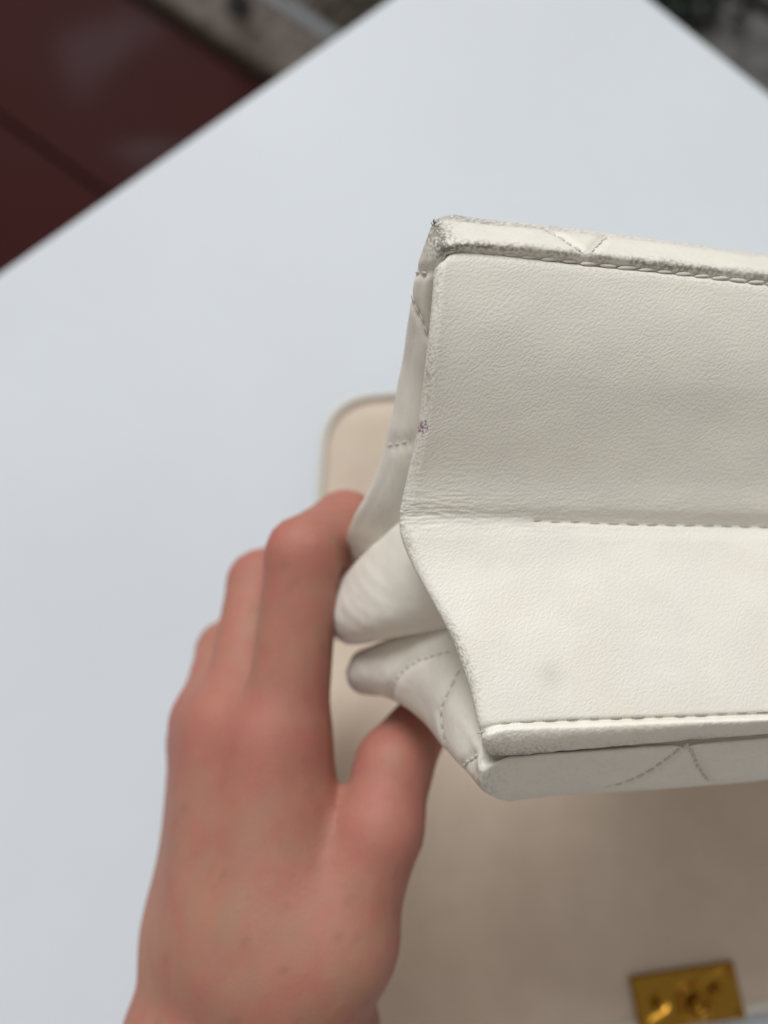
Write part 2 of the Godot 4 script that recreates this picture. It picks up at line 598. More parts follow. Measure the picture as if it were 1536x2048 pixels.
	for k in 11:
		var t := PI * (1.15 - 1.45 * k / 10.0)
		var ring := PackedVector3Array()
		for p in outline:
			var q: Vector2 = inward.call(p, 0.20 - 0.20 * cos(t))
			q = inward.call(p, 0.20 + 0.20 * cos(t))
			ring.append(into * (Vector3(q.x, 0.72 + rise.call(q.y) + 0.33 * sin(t) - (0.35 if k == 10 else 0.0), q.y) * CM))
		rim_rings.append(ring)
	rim_rings.append(rim_rings[10])
	var low := PackedVector3Array()
	for p in outline: low.append(into * (Vector3(p.x, 0.03 + rise.call(p.y), p.y) * CM))
	part("flap_edge", ringed([rim_rings[0], rim_rings[1], rim_rings[2], rim_rings[3], rim_rings[4], rim_rings[5], rim_rings[6], rim_rings[7], rim_rings[8], rim_rings[9], low]), mats.plain_leather, flap)
	var hinge := []
	for k in 5:
		var x := 4.2 + 3.6 * k
		var m: Vector3 = bag.transform * (Vector3(x, 2.6, 0.4) * CM) / CM
		hinge.append([into * m * 1.0, into * m, into * m, into * m])
		var pts := [m, m.lerp(Vector3(x, 3.8, -12.0), 0.45) + Vector3(0, -0.6, -0.5), Vector3(x, 3.2, -11.6), Vector3(x, 2.4, -9.5)]
		for j in 4: hinge[k][j] = into * (pts[j] * CM) / CM
	s = sheet(hinge, spread(4, 6), spread(3, 8), [], 0.0, 1.0, null, side_tint)
	part("flap_strip", s.mesh, mats.smooth_leather, flap)
	build_lock(bag, into)

func densify(p: PackedVector2Array, step: float) -> PackedVector2Array:
	var o := PackedVector2Array()
	for k in p.size():
		var a := p[k]; var b := p[(k + 1) % p.size()]
		var n: int = max(1, int(a.distance_to(b) / step))
		for i in n: o.append(a.lerp(b, float(i) / n))
	return o

func ringed(rings: Array) -> ArrayMesh:
	var st := SurfaceTool.new()
	st.begin(Mesh.PRIMITIVE_TRIANGLES)
	st.set_smooth_group(0)
	var n: int = rings[0].size()
	for k in rings.size() - 1:
		for i in n:
			var j := (i + 1) % n
			if rings[k][i].distance_to(rings[k][j]) > 1e-6:
				st.add_vertex(rings[k][i]); st.add_vertex(rings[k + 1][j]); st.add_vertex(rings[k][j])
			st.add_vertex(rings[k][i]); st.add_vertex(rings[k + 1][i]); st.add_vertex(rings[k + 1][j])
	st.index()
	st.generate_normals()
	return st.commit()

func build_lock(bag: Node3D, into: Transform3D):
	var at := Transform3D(Basis(Vector3.UP, deg_to_rad(7.6)), Vector3(0.0966, 0.0112, 0.0780))
	var here := into * at
	var plate := part("turn_lock", lock_plate(), mats.gold, bag, here)
	plate.set_meta("label", "gold metal lock plate with a pinched bow relief and round rivets")
	var rivet := lathe([Vector2(0.0, 0.0021), Vector2(0.0005, 0.0020), Vector2(0.0010, 0.0016), Vector2(0.00135, 0.0009), Vector2(0.00145, 0.0), Vector2(0.0, 0.0)], 18)
	for p in [Vector3(0.0016, 0.0027, 0.0014), Vector3(-0.0102, 0.0013, 0.0010), Vector3(0.0097, 0.0013, -0.0014), Vector3(0.0150, 0.0010, -0.0058), Vector3(0.0152, 0.0010, 0.0066)]:
		part("rivet", rivet, mats.gold, plate, Transform3D(Basis(), p))

# a plate 34 by 16 mm whose middle rises into a boss with four creased arms
func lock_plate() -> ArrayMesh:
	var nx := 103; var nz := 51
	var pos := PackedVector3Array(); var idx := PackedInt32Array()
	for i in nx:
		for j in nz:
			var x := -1.0 + 2.0 * i / (nx - 1.0); var z := -1.0 + 2.0 * j / (nz - 1.0)
			var e: float = max(abs(x), abs(z))
			var h := 0.0012
			var r := Vector2(x * 1.9 - 0.17, z * 0.92 - 0.15).length()
			var ring := exp(-pow((r - 0.46) / 0.17, 2.0))
			var arm: float = exp(-pow((abs(z) - abs(x) * 0.9) / 0.22, 2.0)) * smoothstep(0.2, 0.45, abs(x)) * (1.0 - smoothstep(0.75, 0.98, e))
			var wing: float = maxf(0.0, 1.0 - abs(z) / (0.2 + 0.7 * abs(x))) * smoothstep(0.15, 0.5, abs(x)) * (1.0 - smoothstep(0.8, 0.98, abs(x)))
			h += 0.0019 * ring + 0.0010 * exp(-pow(r / 0.3, 2.0)) + 0.0006 * arm - 0.0007 * wing
			if i == 0 or j == 0 or i == nx - 1 or j == nz - 1: h = -0.0006
			elif i == 1 or j == 1 or i == nx - 2 or j == nz - 2: h = 0.0009
			pos.append(Vector3(x * 0.0171, h, z * 0.0082))
	var nor := PackedVector3Array(); nor.resize(pos.size())
	var g := grid_normals(pos, nx, nz)
	for k in g.size(): nor[k] = g[k] if g[k].y > 0 else -g[k]
	for i in nx - 1:
		for j in nz - 1:
			var k := i * nz + j
			idx.append_array([k, k + nz, k + nz + 1, k, k + nz + 1, k + 1])
	return to_mesh(pos, nor, idx)

# ------------------------------------------------------------------ the hand
func joints() -> Dictionary:
	return {
		"fr0": Vector4(-2.05, -11.61, 2.50, 1.72),
		"fu0": Vector4(-4.05, -12.14, 1.70, 1.66),
		"wr0": Vector4(-2.05, -9.43, 2.70, 1.50),
		"wu0": Vector4(-3.93, -10.08, 1.30, 1.28),
		"ci": Vector4(-1.92, -9.00, 2.70, 1.50),
		"i1": Vector4(-2.14, -4.82, 2.65, 0.92),
		"i2": Vector4(-1.76, -0.91, 2.50, 0.80),
		"i3": Vector4(-0.93, -0.26, 0.90, 0.76),
		"i4": Vector4(-0.04, -0.49, -0.60, 0.62),
		"cm": Vector4(-2.87, -9.42, 2.10, 1.50),
		"m1": Vector4(-3.32, -4.87, 1.50, 0.97),
		"m2": Vector4(-3.20, -1.83, -0.80, 0.83),
		"m3": Vector4(-1.78, -1.22, -2.30, 0.74),
		"m4": Vector4(-0.55, -1.43, -3.40, 0.62),
		"cg": Vector4(-3.74, -9.79, 1.40, 1.30),
		"g1": Vector4(-4.19, -5.13, 0.20, 0.92),
		"g2": Vector4(-4.40, -3.85, -2.40, 0.80),
		"g3": Vector4(-2.96, -3.23, -4.00, 0.70),
		"g4": Vector4(-1.52, -3.36, -5.00, 0.60),
		"cp": Vector4(-4.37, -9.97, 0.60, 1.05),
		"p1": Vector4(-4.78, -5.96, -1.00, 0.82),
		"p2": Vector4(-4.80, -5.06, -3.50, 0.70),
		"p3": Vector4(-3.67, -4.72, -4.80, 0.60),
		"p4": Vector4(-2.68, -4.87, -5.60, 0.52),
		"tc": Vector4(-1.10, -8.95, 3.00, 1.27),
		"t1": Vector4(-0.11, -6.68, 3.00, 0.92),
		"t2": Vector4(0.22, -5.54, 2.40, 0.84),
		"t3": Vector4(0.81, -4.93, 1.50, 0.70)
	}

func build_hand():
	var person := thing("person", "bare left hand and forearm gripping the handbag from below, thumb in front", "person", Vector3(0, 0.30, 0) + Basis(Vector3.RIGHT, deg_to_rad(-74)) * Vector3(0, 0, -0.20))
	person.rotation_degrees = Vector3(-74, 0, 0)
	var j := joints()
	j["fr1"] = Vector4(-0.9, -30.0, 6.5, 3.0); j["fu1"] = Vector4(-4.0, -30.0, 5.2, 3.1)
	j["fw"] = (j["fr0"] + j["fu0"]) * 0.5; j["cw"] = (j["wr0"] + j["wu0"]) * 0.5
	j["fw"].w = 1.45; j["cw"].w = 1.35
	var bones := [["fr1", "fr0", 0.8], ["fu1", "fu0", 0.8], ["fr0", "wr0", 1.2], ["fu0", "wu0", 1.2], ["fw", "cw", 1.2], ["wr0", "ci", 0.8], ["wu0", "cp", 0.8], ["wr0", "cm", 0.8], ["wu0", "cg", 0.8],
		["ci", "i1", 1.0], ["cm", "m1", 1.0], ["cg", "g1", 1.0], ["cp", "p1", 1.0], ["wr0", "tc", 0.8], ["tc", "t1", 0.2], ["ci", "tc", 0.5],
		["i1", "i2", 0.4], ["i2", "i3", 0.2], ["i3", "i4", 0.2], ["m1", "m2", 0.5], ["m2", "m3", 0.2], ["m3", "m4", 0.2],
		["g1", "g2", 0.5], ["g2", "g3", 0.2], ["g3", "g4", 0.2], ["p1", "p2", 0.3], ["p2", "p3", 0.2], ["p3", "p4", 0.2],
		["t1", "t2", 0.25], ["t2", "t3", 0.2]]
	# knuckles and tendons on the back of the hand
	j["k1"] = Vector4(-2.5, -4.85, 2.95, 0.5); j["k2"] = Vector4(-3.75, -4.8, 1.85, 0.6); j["k3"] = Vector4(-4.55, -5.1, 0.5, 0.55)
	j["n1"] = Vector4(-2.6, -8.2, 3.75, 0.3); j["n2"] = Vector4(-3.8, -8.4, 2.9, 0.3)
	# flesh between the bones of the palm
	j["a1"] = Vector4(-2.75, -5.4, 2.0, 0.9); j["a2"] = Vector4(-3.75, -5.6, 0.9, 0.85); j["a0"] = Vector4(-3.0, -9.0, 2.2, 1.2)
	j["q1"] = Vector4(-2.15, -0.75, 2.75, 0.68); j["q2"] = Vector4(-3.45, -1.75, -0.55, 0.6)
	for b in [["k1", "n1", 0.9], ["k2", "n2", 0.9], ["a1", "a0", 1.2], ["a2", "a0", 1.2]]: bones.append(b)
	var step := 0.2
	var lo := Vector3(-8.2, -33.6, -7.0); var hi := Vector3(3.2, 1.6, 10.0)
	var n := Vector3i(((hi - lo) / step).ceil()) + Vector3i.ONE
	var field := PackedFloat32Array(); field.resize(n.x * n.y * n.z); field.fill(9.0)
	for b in bones:
		var a: Vector4 = j[b[0]]; var c: Vector4 = j[b[1]]; var k: float = b[2]
		var p := Vector3(a.x, a.y, a.z); var q := Vector3(c.x, c.y, c.z)
		var reach: float = max(a.w, c.w) + k + 2.2 * step
		var from := Vector3i(((p.min(q) - Vector3.ONE * reach - lo) / step).floor()).clamp(Vector3i.ZERO, n - Vector3i.ONE)
		var to := Vector3i(((p.max(q) + Vector3.ONE * reach - lo) / step).ceil()).clamp(Vector3i.ZERO, n - Vector3i.ONE)
		var ax := q - p; var l2: float = max(ax.length_squared(), 1e-6)
		for x in range(from.x, to.x + 1):
			for y in range(from.y, to.y + 1):
				for z in range(from.z, to.z + 1):
					var w := lo + Vector3(x, y, z) * step
					var t: float = clamp((w - p).dot(ax) / l2, 0.0, 1.0)
					var d: float = w.distance_to(p + ax * t) - lerpf(a.w, c.w, t)
					var at := (x * n.y + y) * n.z + z
					var e := field[at]
					var h: float = max(k - abs(d - e), 0.0) / k
					field[at] = min(d, e) - h * h * k * 0.25
	var made := nets(field, n, lo, step)
	var pos: PackedVector3Array = made[0]
	var col := PackedColorArray(); col.resize(pos.size())
	var blush := [[j["k1"], 1.3], [j["k2"], 1.2], [j["k3"], 1.2], [j["i4"], 1.2], [j["i3"], 1.0], [j["q1"], 0.9], [j["t1"], 1.3], [j["t2"], 1.0], [j["t3"], 1.2], [j["m2"], 0.9]]
	for k in pos.size():
		var p := pos[k]
		var c := Color(0.386, 0.181, 0.125)
		var m := soft.get_noise_3dv(p * 0.35)
		c = c.lerp(Color(0.356, 0.151, 0.114), clamp(0.4 + m, 0, 1))
		var f := soft.get_noise_3dv(p * 1.6 + Vector3(4, 4, 4)) * 0.07 + fine.get_noise_3dv(p * 3.0) * 0.04 - 0.16 * smoothstep(0.52, 0.7, fine.get_noise_3dv(p * 1.9 + Vector3(20, 1, 3)))
		c = Color(c.r * (1 + f), c.g * (1 + f), c.b * (1 + f))
		var hue := soft.get_noise_3dv(p * 1.0 + Vector3(31, 7, 3)) + 0.5 * soft.get_noise_3dv(p * 2.3)
		c = c.lerp(Color(0.392, 0.138, 0.113) if hue > 0.0 else Color(0.336, 0.190, 0.132), minf(absf(hue) * 1.1, 0.55))
		var r := 0.0
		for s in blush: r = max(r, exp(-pow(p.distance_to(Vector3(s[0].x, s[0].y, s[0].z)) / s[1], 2.0)))
		c = c.lerp(Color(0.409, 0.124, 0.106), 0.68 * r)
		# a vein under the skin
		var vein: float = abs(p.x + 2.75 - 0.25 * sin(p.y * 0.9) - 0.12 * (p.y + 7.0))
		c = c.lerp(Color(0.31, 0.195, 0.155), 0.30 * exp(-pow(vein / 0.22, 2.0)) * smoothstep(-10.5, -8.0, p.y) * (1 - smoothstep(-6.0, -5.2, p.y)))
		col[k] = c
	var metres := PackedVector3Array(); metres.resize(pos.size())
	for k in pos.size(): metres[k] = pos[k] * CM
	part("hand", to_mesh(metres, made[1], made[2], col), mats.skin, person)
	# thumb nail: a curved plate on the outer side of the tip
	var tip := Vector3(j["t3"].x, j["t3"].y, j["t3"].z); var knuckle := Vector3(j["t2"].x, j["t2"].y, j["t2"].z)
	var along := (tip - knuckle).normalized()
	var out := Vector3(0.80, 0.10, 0.60)
	out = (out - along * out.dot(along)).normalized()
	var side := along.cross(out)
	var np := PackedVector3Array(); var ni := PackedInt32Array()
	for a in 9:
		for b in 9:
			var u := -1.0 + a / 4.0; var v := -1.0 + b / 4.0
			var t := u * 0.85
			var len := v * 0.52 * (1.0 - 0.12 * u * u)
			np.append((tip + along * (0.12 + len) + (out * cos(t) + side * sin(t)) * (0.705 - 0.10 * max(v, 0.0) * v)) * CM)
	for a in 8:
		for b in 8:
			var k := a * 9 + b
			ni.append_array([k, k + 1, k + 10, k, k + 10, k + 9])
	part("thumb_nail", to_mesh(np, grid_normals(np, 9, 9, out), ni), mats.nail, person)

# surface nets: one vertex per crossed cell, one quad per crossed edge
func nets(field: PackedFloat32Array, n: Vector3i, lo: Vector3, step: float) -> Array:
	var pos := PackedVector3Array(); var idx := PackedInt32Array()
	var cell := PackedInt32Array(); cell.resize(field.size()); cell.fill(-1)
	var sy := n.z; var sx := n.y * n.z
	var offs := [0, sx, sy, sx + sy, 1, sx + 1, sy + 1, sx + sy + 1]
	var corner := [Vector3(0, 0, 0), Vector3(1, 0, 0), Vector3(0, 1, 0), Vector3(1, 1, 0), Vector3(0, 0, 1), Vector3(1, 0, 1), Vector3(0, 1, 1), Vector3(1, 1, 1)]
	var edges := [[0, 1], [2, 3], [4, 5], [6, 7], [0, 2], [1, 3], [4, 6], [5, 7], [0, 4], [1, 5], [2, 6], [3, 7]]
	for x in n.x - 1:
		for y in n.y - 1:
			var row := x * sx + y * sy
			for z in n.z - 1:
				var k := row + z
				if field[k] > 3.0: continue
				var inside := 0
				for o in offs:
					if field[k + o] < 0.0: inside += 1
				if inside == 0 or inside == 8: continue
				var sum := Vector3.ZERO; var cnt := 0
				for e in edges:
					var a := field[k + offs[e[0]]]; var b := field[k + offs[e[1]]]
					if (a < 0.0) != (b < 0.0):
						sum += corner[e[0]].lerp(corner[e[1]], a / (a - b)); cnt += 1
				cell[k] = pos.size()
				pos.append(lo + (Vector3(x, y, z) + sum / cnt) * step)
	for x in range(1, n.x - 1):
		for y in range(1, n.y - 1):
			for z in range(1, n.z - 1):
				var k := x * sx + y * sy + z
				if cell[k] < 0: continue
				var a := field[k] < 0.0
				for ax in 3:
					var s: int = [sx, sy, 1][ax]; var s1: int = [sy, 1, sx][ax]; var s2: int = [1, sx, sy][ax]
					var b := field[k + s] < 0.0
					if a == b: continue
					var c0 := cell[k]; var c1 := cell[k - s1]; var c2 := cell[k - s1 - s2]; var c3 := cell[k - s2]
					if min(c0, min(c1, min(c2, c3))) < 0: continue
					if a: idx.append_array([c0, c2, c1, c0, c3, c2])
					else: idx.append_array([c0, c1, c2, c0, c2, c3])
	var nor := PackedVector3Array(); nor.resize(pos.size())
	for k in range(0, idx.size(), 3):
		var f := (pos[idx[k + 2]] - pos[idx[k]]).cross(pos[idx[k + 1]] - pos[idx[k]])
		for q in 3: nor[idx[k + q]] += f
	for k in nor.size(): nor[k] = nor[k].normalized()
	return [pos, nor, idx]

# ------------------------------------------------------------------ the table
func build_table():
	var corner := Vector3(0.0718, 0, -0.4027)
	var turn := 48.25
	var t := thing("table", "white laminate café table with one corner pointing away", "table", corner)
	t.position.y = -0.73
	t.rotation_degrees.y = -turn + 45.0
	# in the table's own frame the corner points to -z
	var side := 0.80
	var outline := PackedVector2Array()
	var d := side / sqrt(2.0)
	var pts := [Vector2(0, 0), Vector2(d, d), Vector2(0, 2 * d), Vector2(-d, d)]
	for k in 4:
		var p: Vector2 = pts[k]; var a: Vector2 = p + (pts[(k + 3) % 4] - p).normalized() * 0.006; var b: Vector2 = p + (pts[(k + 1) % 4] - p).normalized() * 0.006
		for i in 7: outline.append(a.lerp(p, i / 6.0).lerp(p.lerp(b, i / 6.0), i / 6.0))
	var rings := []
	var mid := Vector2(0, d)
	for r in [[0.0, 0.73], [0.5, 0.73], [0.98, 0.73], [0.9925, 0.73], [0.9945, 0.73], [0.9972, 0.7293], [0.9988, 0.7278], [1.0, 0.7255], [1.0, 0.7065], [0.9975, 0.704], [0.0, 0.704]]:
		var ring := PackedVector3Array()
		for p in outline:
			var q := mid.lerp(p, r[0])
			ring.append(Vector3(q.x, r[1], q.y))
		rings.append(ring)
	part("tabletop", ringed(rings), mats.table, t)
	for p in [Vector3(0, 0, 0.10), Vector3(d - 0.10, 0, d), Vector3(0, 0, 2 * d - 0.10), Vector3(-d + 0.10, 0, d)]:
		part("leg", lathe([Vector2(0, 0.0), Vector2(0.013, 0.0), Vector2(0.014, 0.01), Vector2(0.019, 0.70), Vector2(0.0, 0.703)], 20), mats.dark_metal, t, Transform3D(Basis(), p))

# ------------------------------------------------------------------ the ground around the table
const FLOOR := -0.73
# bands of ground run along this direction; OUT leads away from the table
const ALONG := Vector3(0.785, 0, 0.62)
const OUT := Vector3(0.62, 0, -0.785)
func ground_point(a: float, o: float, h := 0.0) -> Vector3:
	return ALONG * a + OUT * o + Vector3(0, FLOOR + h, 0)
func ground_basis() -> Basis:
	return Basis(ALONG, Vector3.UP, -OUT)

func build_floor():
	var bed := PlaneMesh.new()
	bed.size = Vector2(40, 40)
	var g = part("ground", bed, stone(0.10, 0.085, 0.075, 0.9, 2), self, Transform3D(Basis(), Vector3(0, FLOOR - 0.012, 0)))
	structure(g)
	var fl := Node3D.new()
	fl.name = "floor"
	add_child(fl)
	structure(fl)
	var rng := RandomNumberGenerator.new()
	rng.seed = 4
	var box := soft_box(Vector3(0.594, 0.03, 0.299), 0.003)
	var looks := []
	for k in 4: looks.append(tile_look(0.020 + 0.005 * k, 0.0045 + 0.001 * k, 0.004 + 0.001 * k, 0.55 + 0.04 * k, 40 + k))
	for i in range(-5, 3):
		for r in range(-4, 1):
			var p := ground_point(i * 0.6 + 0.2, 0.363 + 0.1525 + r * 0.305, -0.015)
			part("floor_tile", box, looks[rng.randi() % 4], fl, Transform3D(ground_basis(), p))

func build_yard():
	# kerb, metal channel, deck and paving beyond the tiles
	var kerb = part("kerb", soft_box(Vector3(3.0, 0.06, 0.105), 0.006), stone(0.125, 0.10, 0.085, 0.7, 61), self, Transform3D(ground_basis(), ground_point(-0.1, 0.7225, 0.0)))
	structure(kerb)
	var ch = part("drain_channel", soft_box(Vector3(3.0, 0.045, 0.026), 0.003), stone(0.085, 0.095, 0.11, 0.4, 62), self, Transform3D(ground_basis(), ground_point(-0.1, 0.789, 0.0)))
	structure(ch)
	var deck := thing("wood_deck", "weathered brown deck of narrow boards beyond the grey metal strip", "deck", ground_point(-0.55, 0.95))
	deck.basis = ground_basis()
	var rng := RandomNumberGenerator.new()
	rng.seed = 9
	var woods := [stone(0.085, 0.072, 0.052, 0.8, 71, 0.5), stone(0.06, 0.05, 0.036, 0.8, 72, 0.5), stone(0.11, 0.095, 0.075, 0.8, 73, 0.5)]
	var plank := soft_box(Vector3(0.034, 0.02, 0.29), 0.002)
	for k in 44:
		part("board", plank, woods[rng.randi() % 3], deck, Transform3D(Basis(), Vector3(-0.9 + k * 0.037, 0.003 + rng.randf() * 0.003, 0.0)))
	var pave := Node3D.new()
	pave.name = "pavement"
	add_child(pave)
	structure(pave)
	var slab := soft_box(Vector3(0.397, 0.04, 0.147), 0.004)
	var greys := [stone(0.115, 0.112, 0.112, 0.7, 81), stone(0.135, 0.128, 0.125, 0.7, 82)]
	for k in 8:
		part("paving_slab", slab, greys[k % 2], pave, Transform3D(ground_basis(), ground_point(-1.9 + k * 0.4, 1.175, 0.0)))
	for k in 8:
		for r in 3:
			part("paving_slab", slab, greys[(k + r) % 2], pave, Transform3D(ground_basis(), ground_point(-1.7 + k * 0.4, 1.36 + 0.15 * r, 0.005)))
	var rail := part("low_rail", bar([ground_point(-2.0, 1.268, 0.02), ground_point(1.2, 1.268, 0.02)], 0.013), mats.dark_metal, self)
	rail.set_meta("label", "thin black rail lying along the grey paving at the upper right"); rail.set_meta("category", "rail")
	var post := thing("metal_post", "slim black metal post standing on the brown kerb", "post", ground_point(-0.871, 0.735, 0.03))
	part("shaft", bar([Vector3(0, 0, 0), Vector3(0, 0.34, 0)], 0.011), mats.dark_metal, post)
	part("foot", lathe([Vector2(0, 0.012), Vector2(0.014, 0.012), Vector2(0.022, 0.004), Vector2(0.022, 0.0), Vector2(0, 0)], 20), mats.dark_metal, post)
	# a small leafy weed at the edge of the paving
	var weed := thing("weed_plant", "small dark green weed growing beside the grey paving near the table's far corner", "plant", ground_point(-0.31, 1.185, 0.02))
	var leaf := stone(0.045, 0.065, 0.05, 0.6, 91)
	var stem := stone(0.06, 0.05, 0.04, 0.7, 92)
	var lm := leaf_mesh()
	for k in 34:
		var a := rng.randf() * TAU; var lean := rng.randf_range(0.3, 1.25)
		var b := Basis(Vector3.UP, a) * Basis(Vector3.RIGHT, lean)
		var s := rng.randf_range(0.6, 1.25)
		part("leaf", lm, leaf, weed, Transform3D(b.scaled(Vector3.ONE * s), Vector3(rng.randf_range(-0.07, 0.07), rng.randf() * 0.02, rng.randf_range(-0.03, 0.03))))
	for k in 5:
		part("stem", bar([Vector3(0.02 * (k - 2), 0, 0), Vector3(0.025 * (k - 2), 0.03, 0.01), Vector3(0.04 * (k - 2), 0.05, 0.02)], 0.002, 6), stem, weed)

func leaf_mesh() -> ArrayMesh:
	var pos := PackedVector3Array(); var idx := PackedInt32Array()
	for i in 7:
		var t := i / 6.0
		var w := 0.011 * sin(PI * (0.08 + 0.92 * t)) 
		for s in [-1, 0, 1]:
			pos.append(Vector3(s * w, 0.055 * t, -0.012 * t * t + 0.004 * abs(s)))
	for i in 6:
		for s in 2:
			var k := i * 3 + s
			idx.append_array([k, k + 1, k + 4, k, k + 4, k + 3])
	return to_mesh(pos, grid_normals(pos, 7, 3), idx)

# ------------------------------------------------------------------ measured nets, in cm in the bag's frame

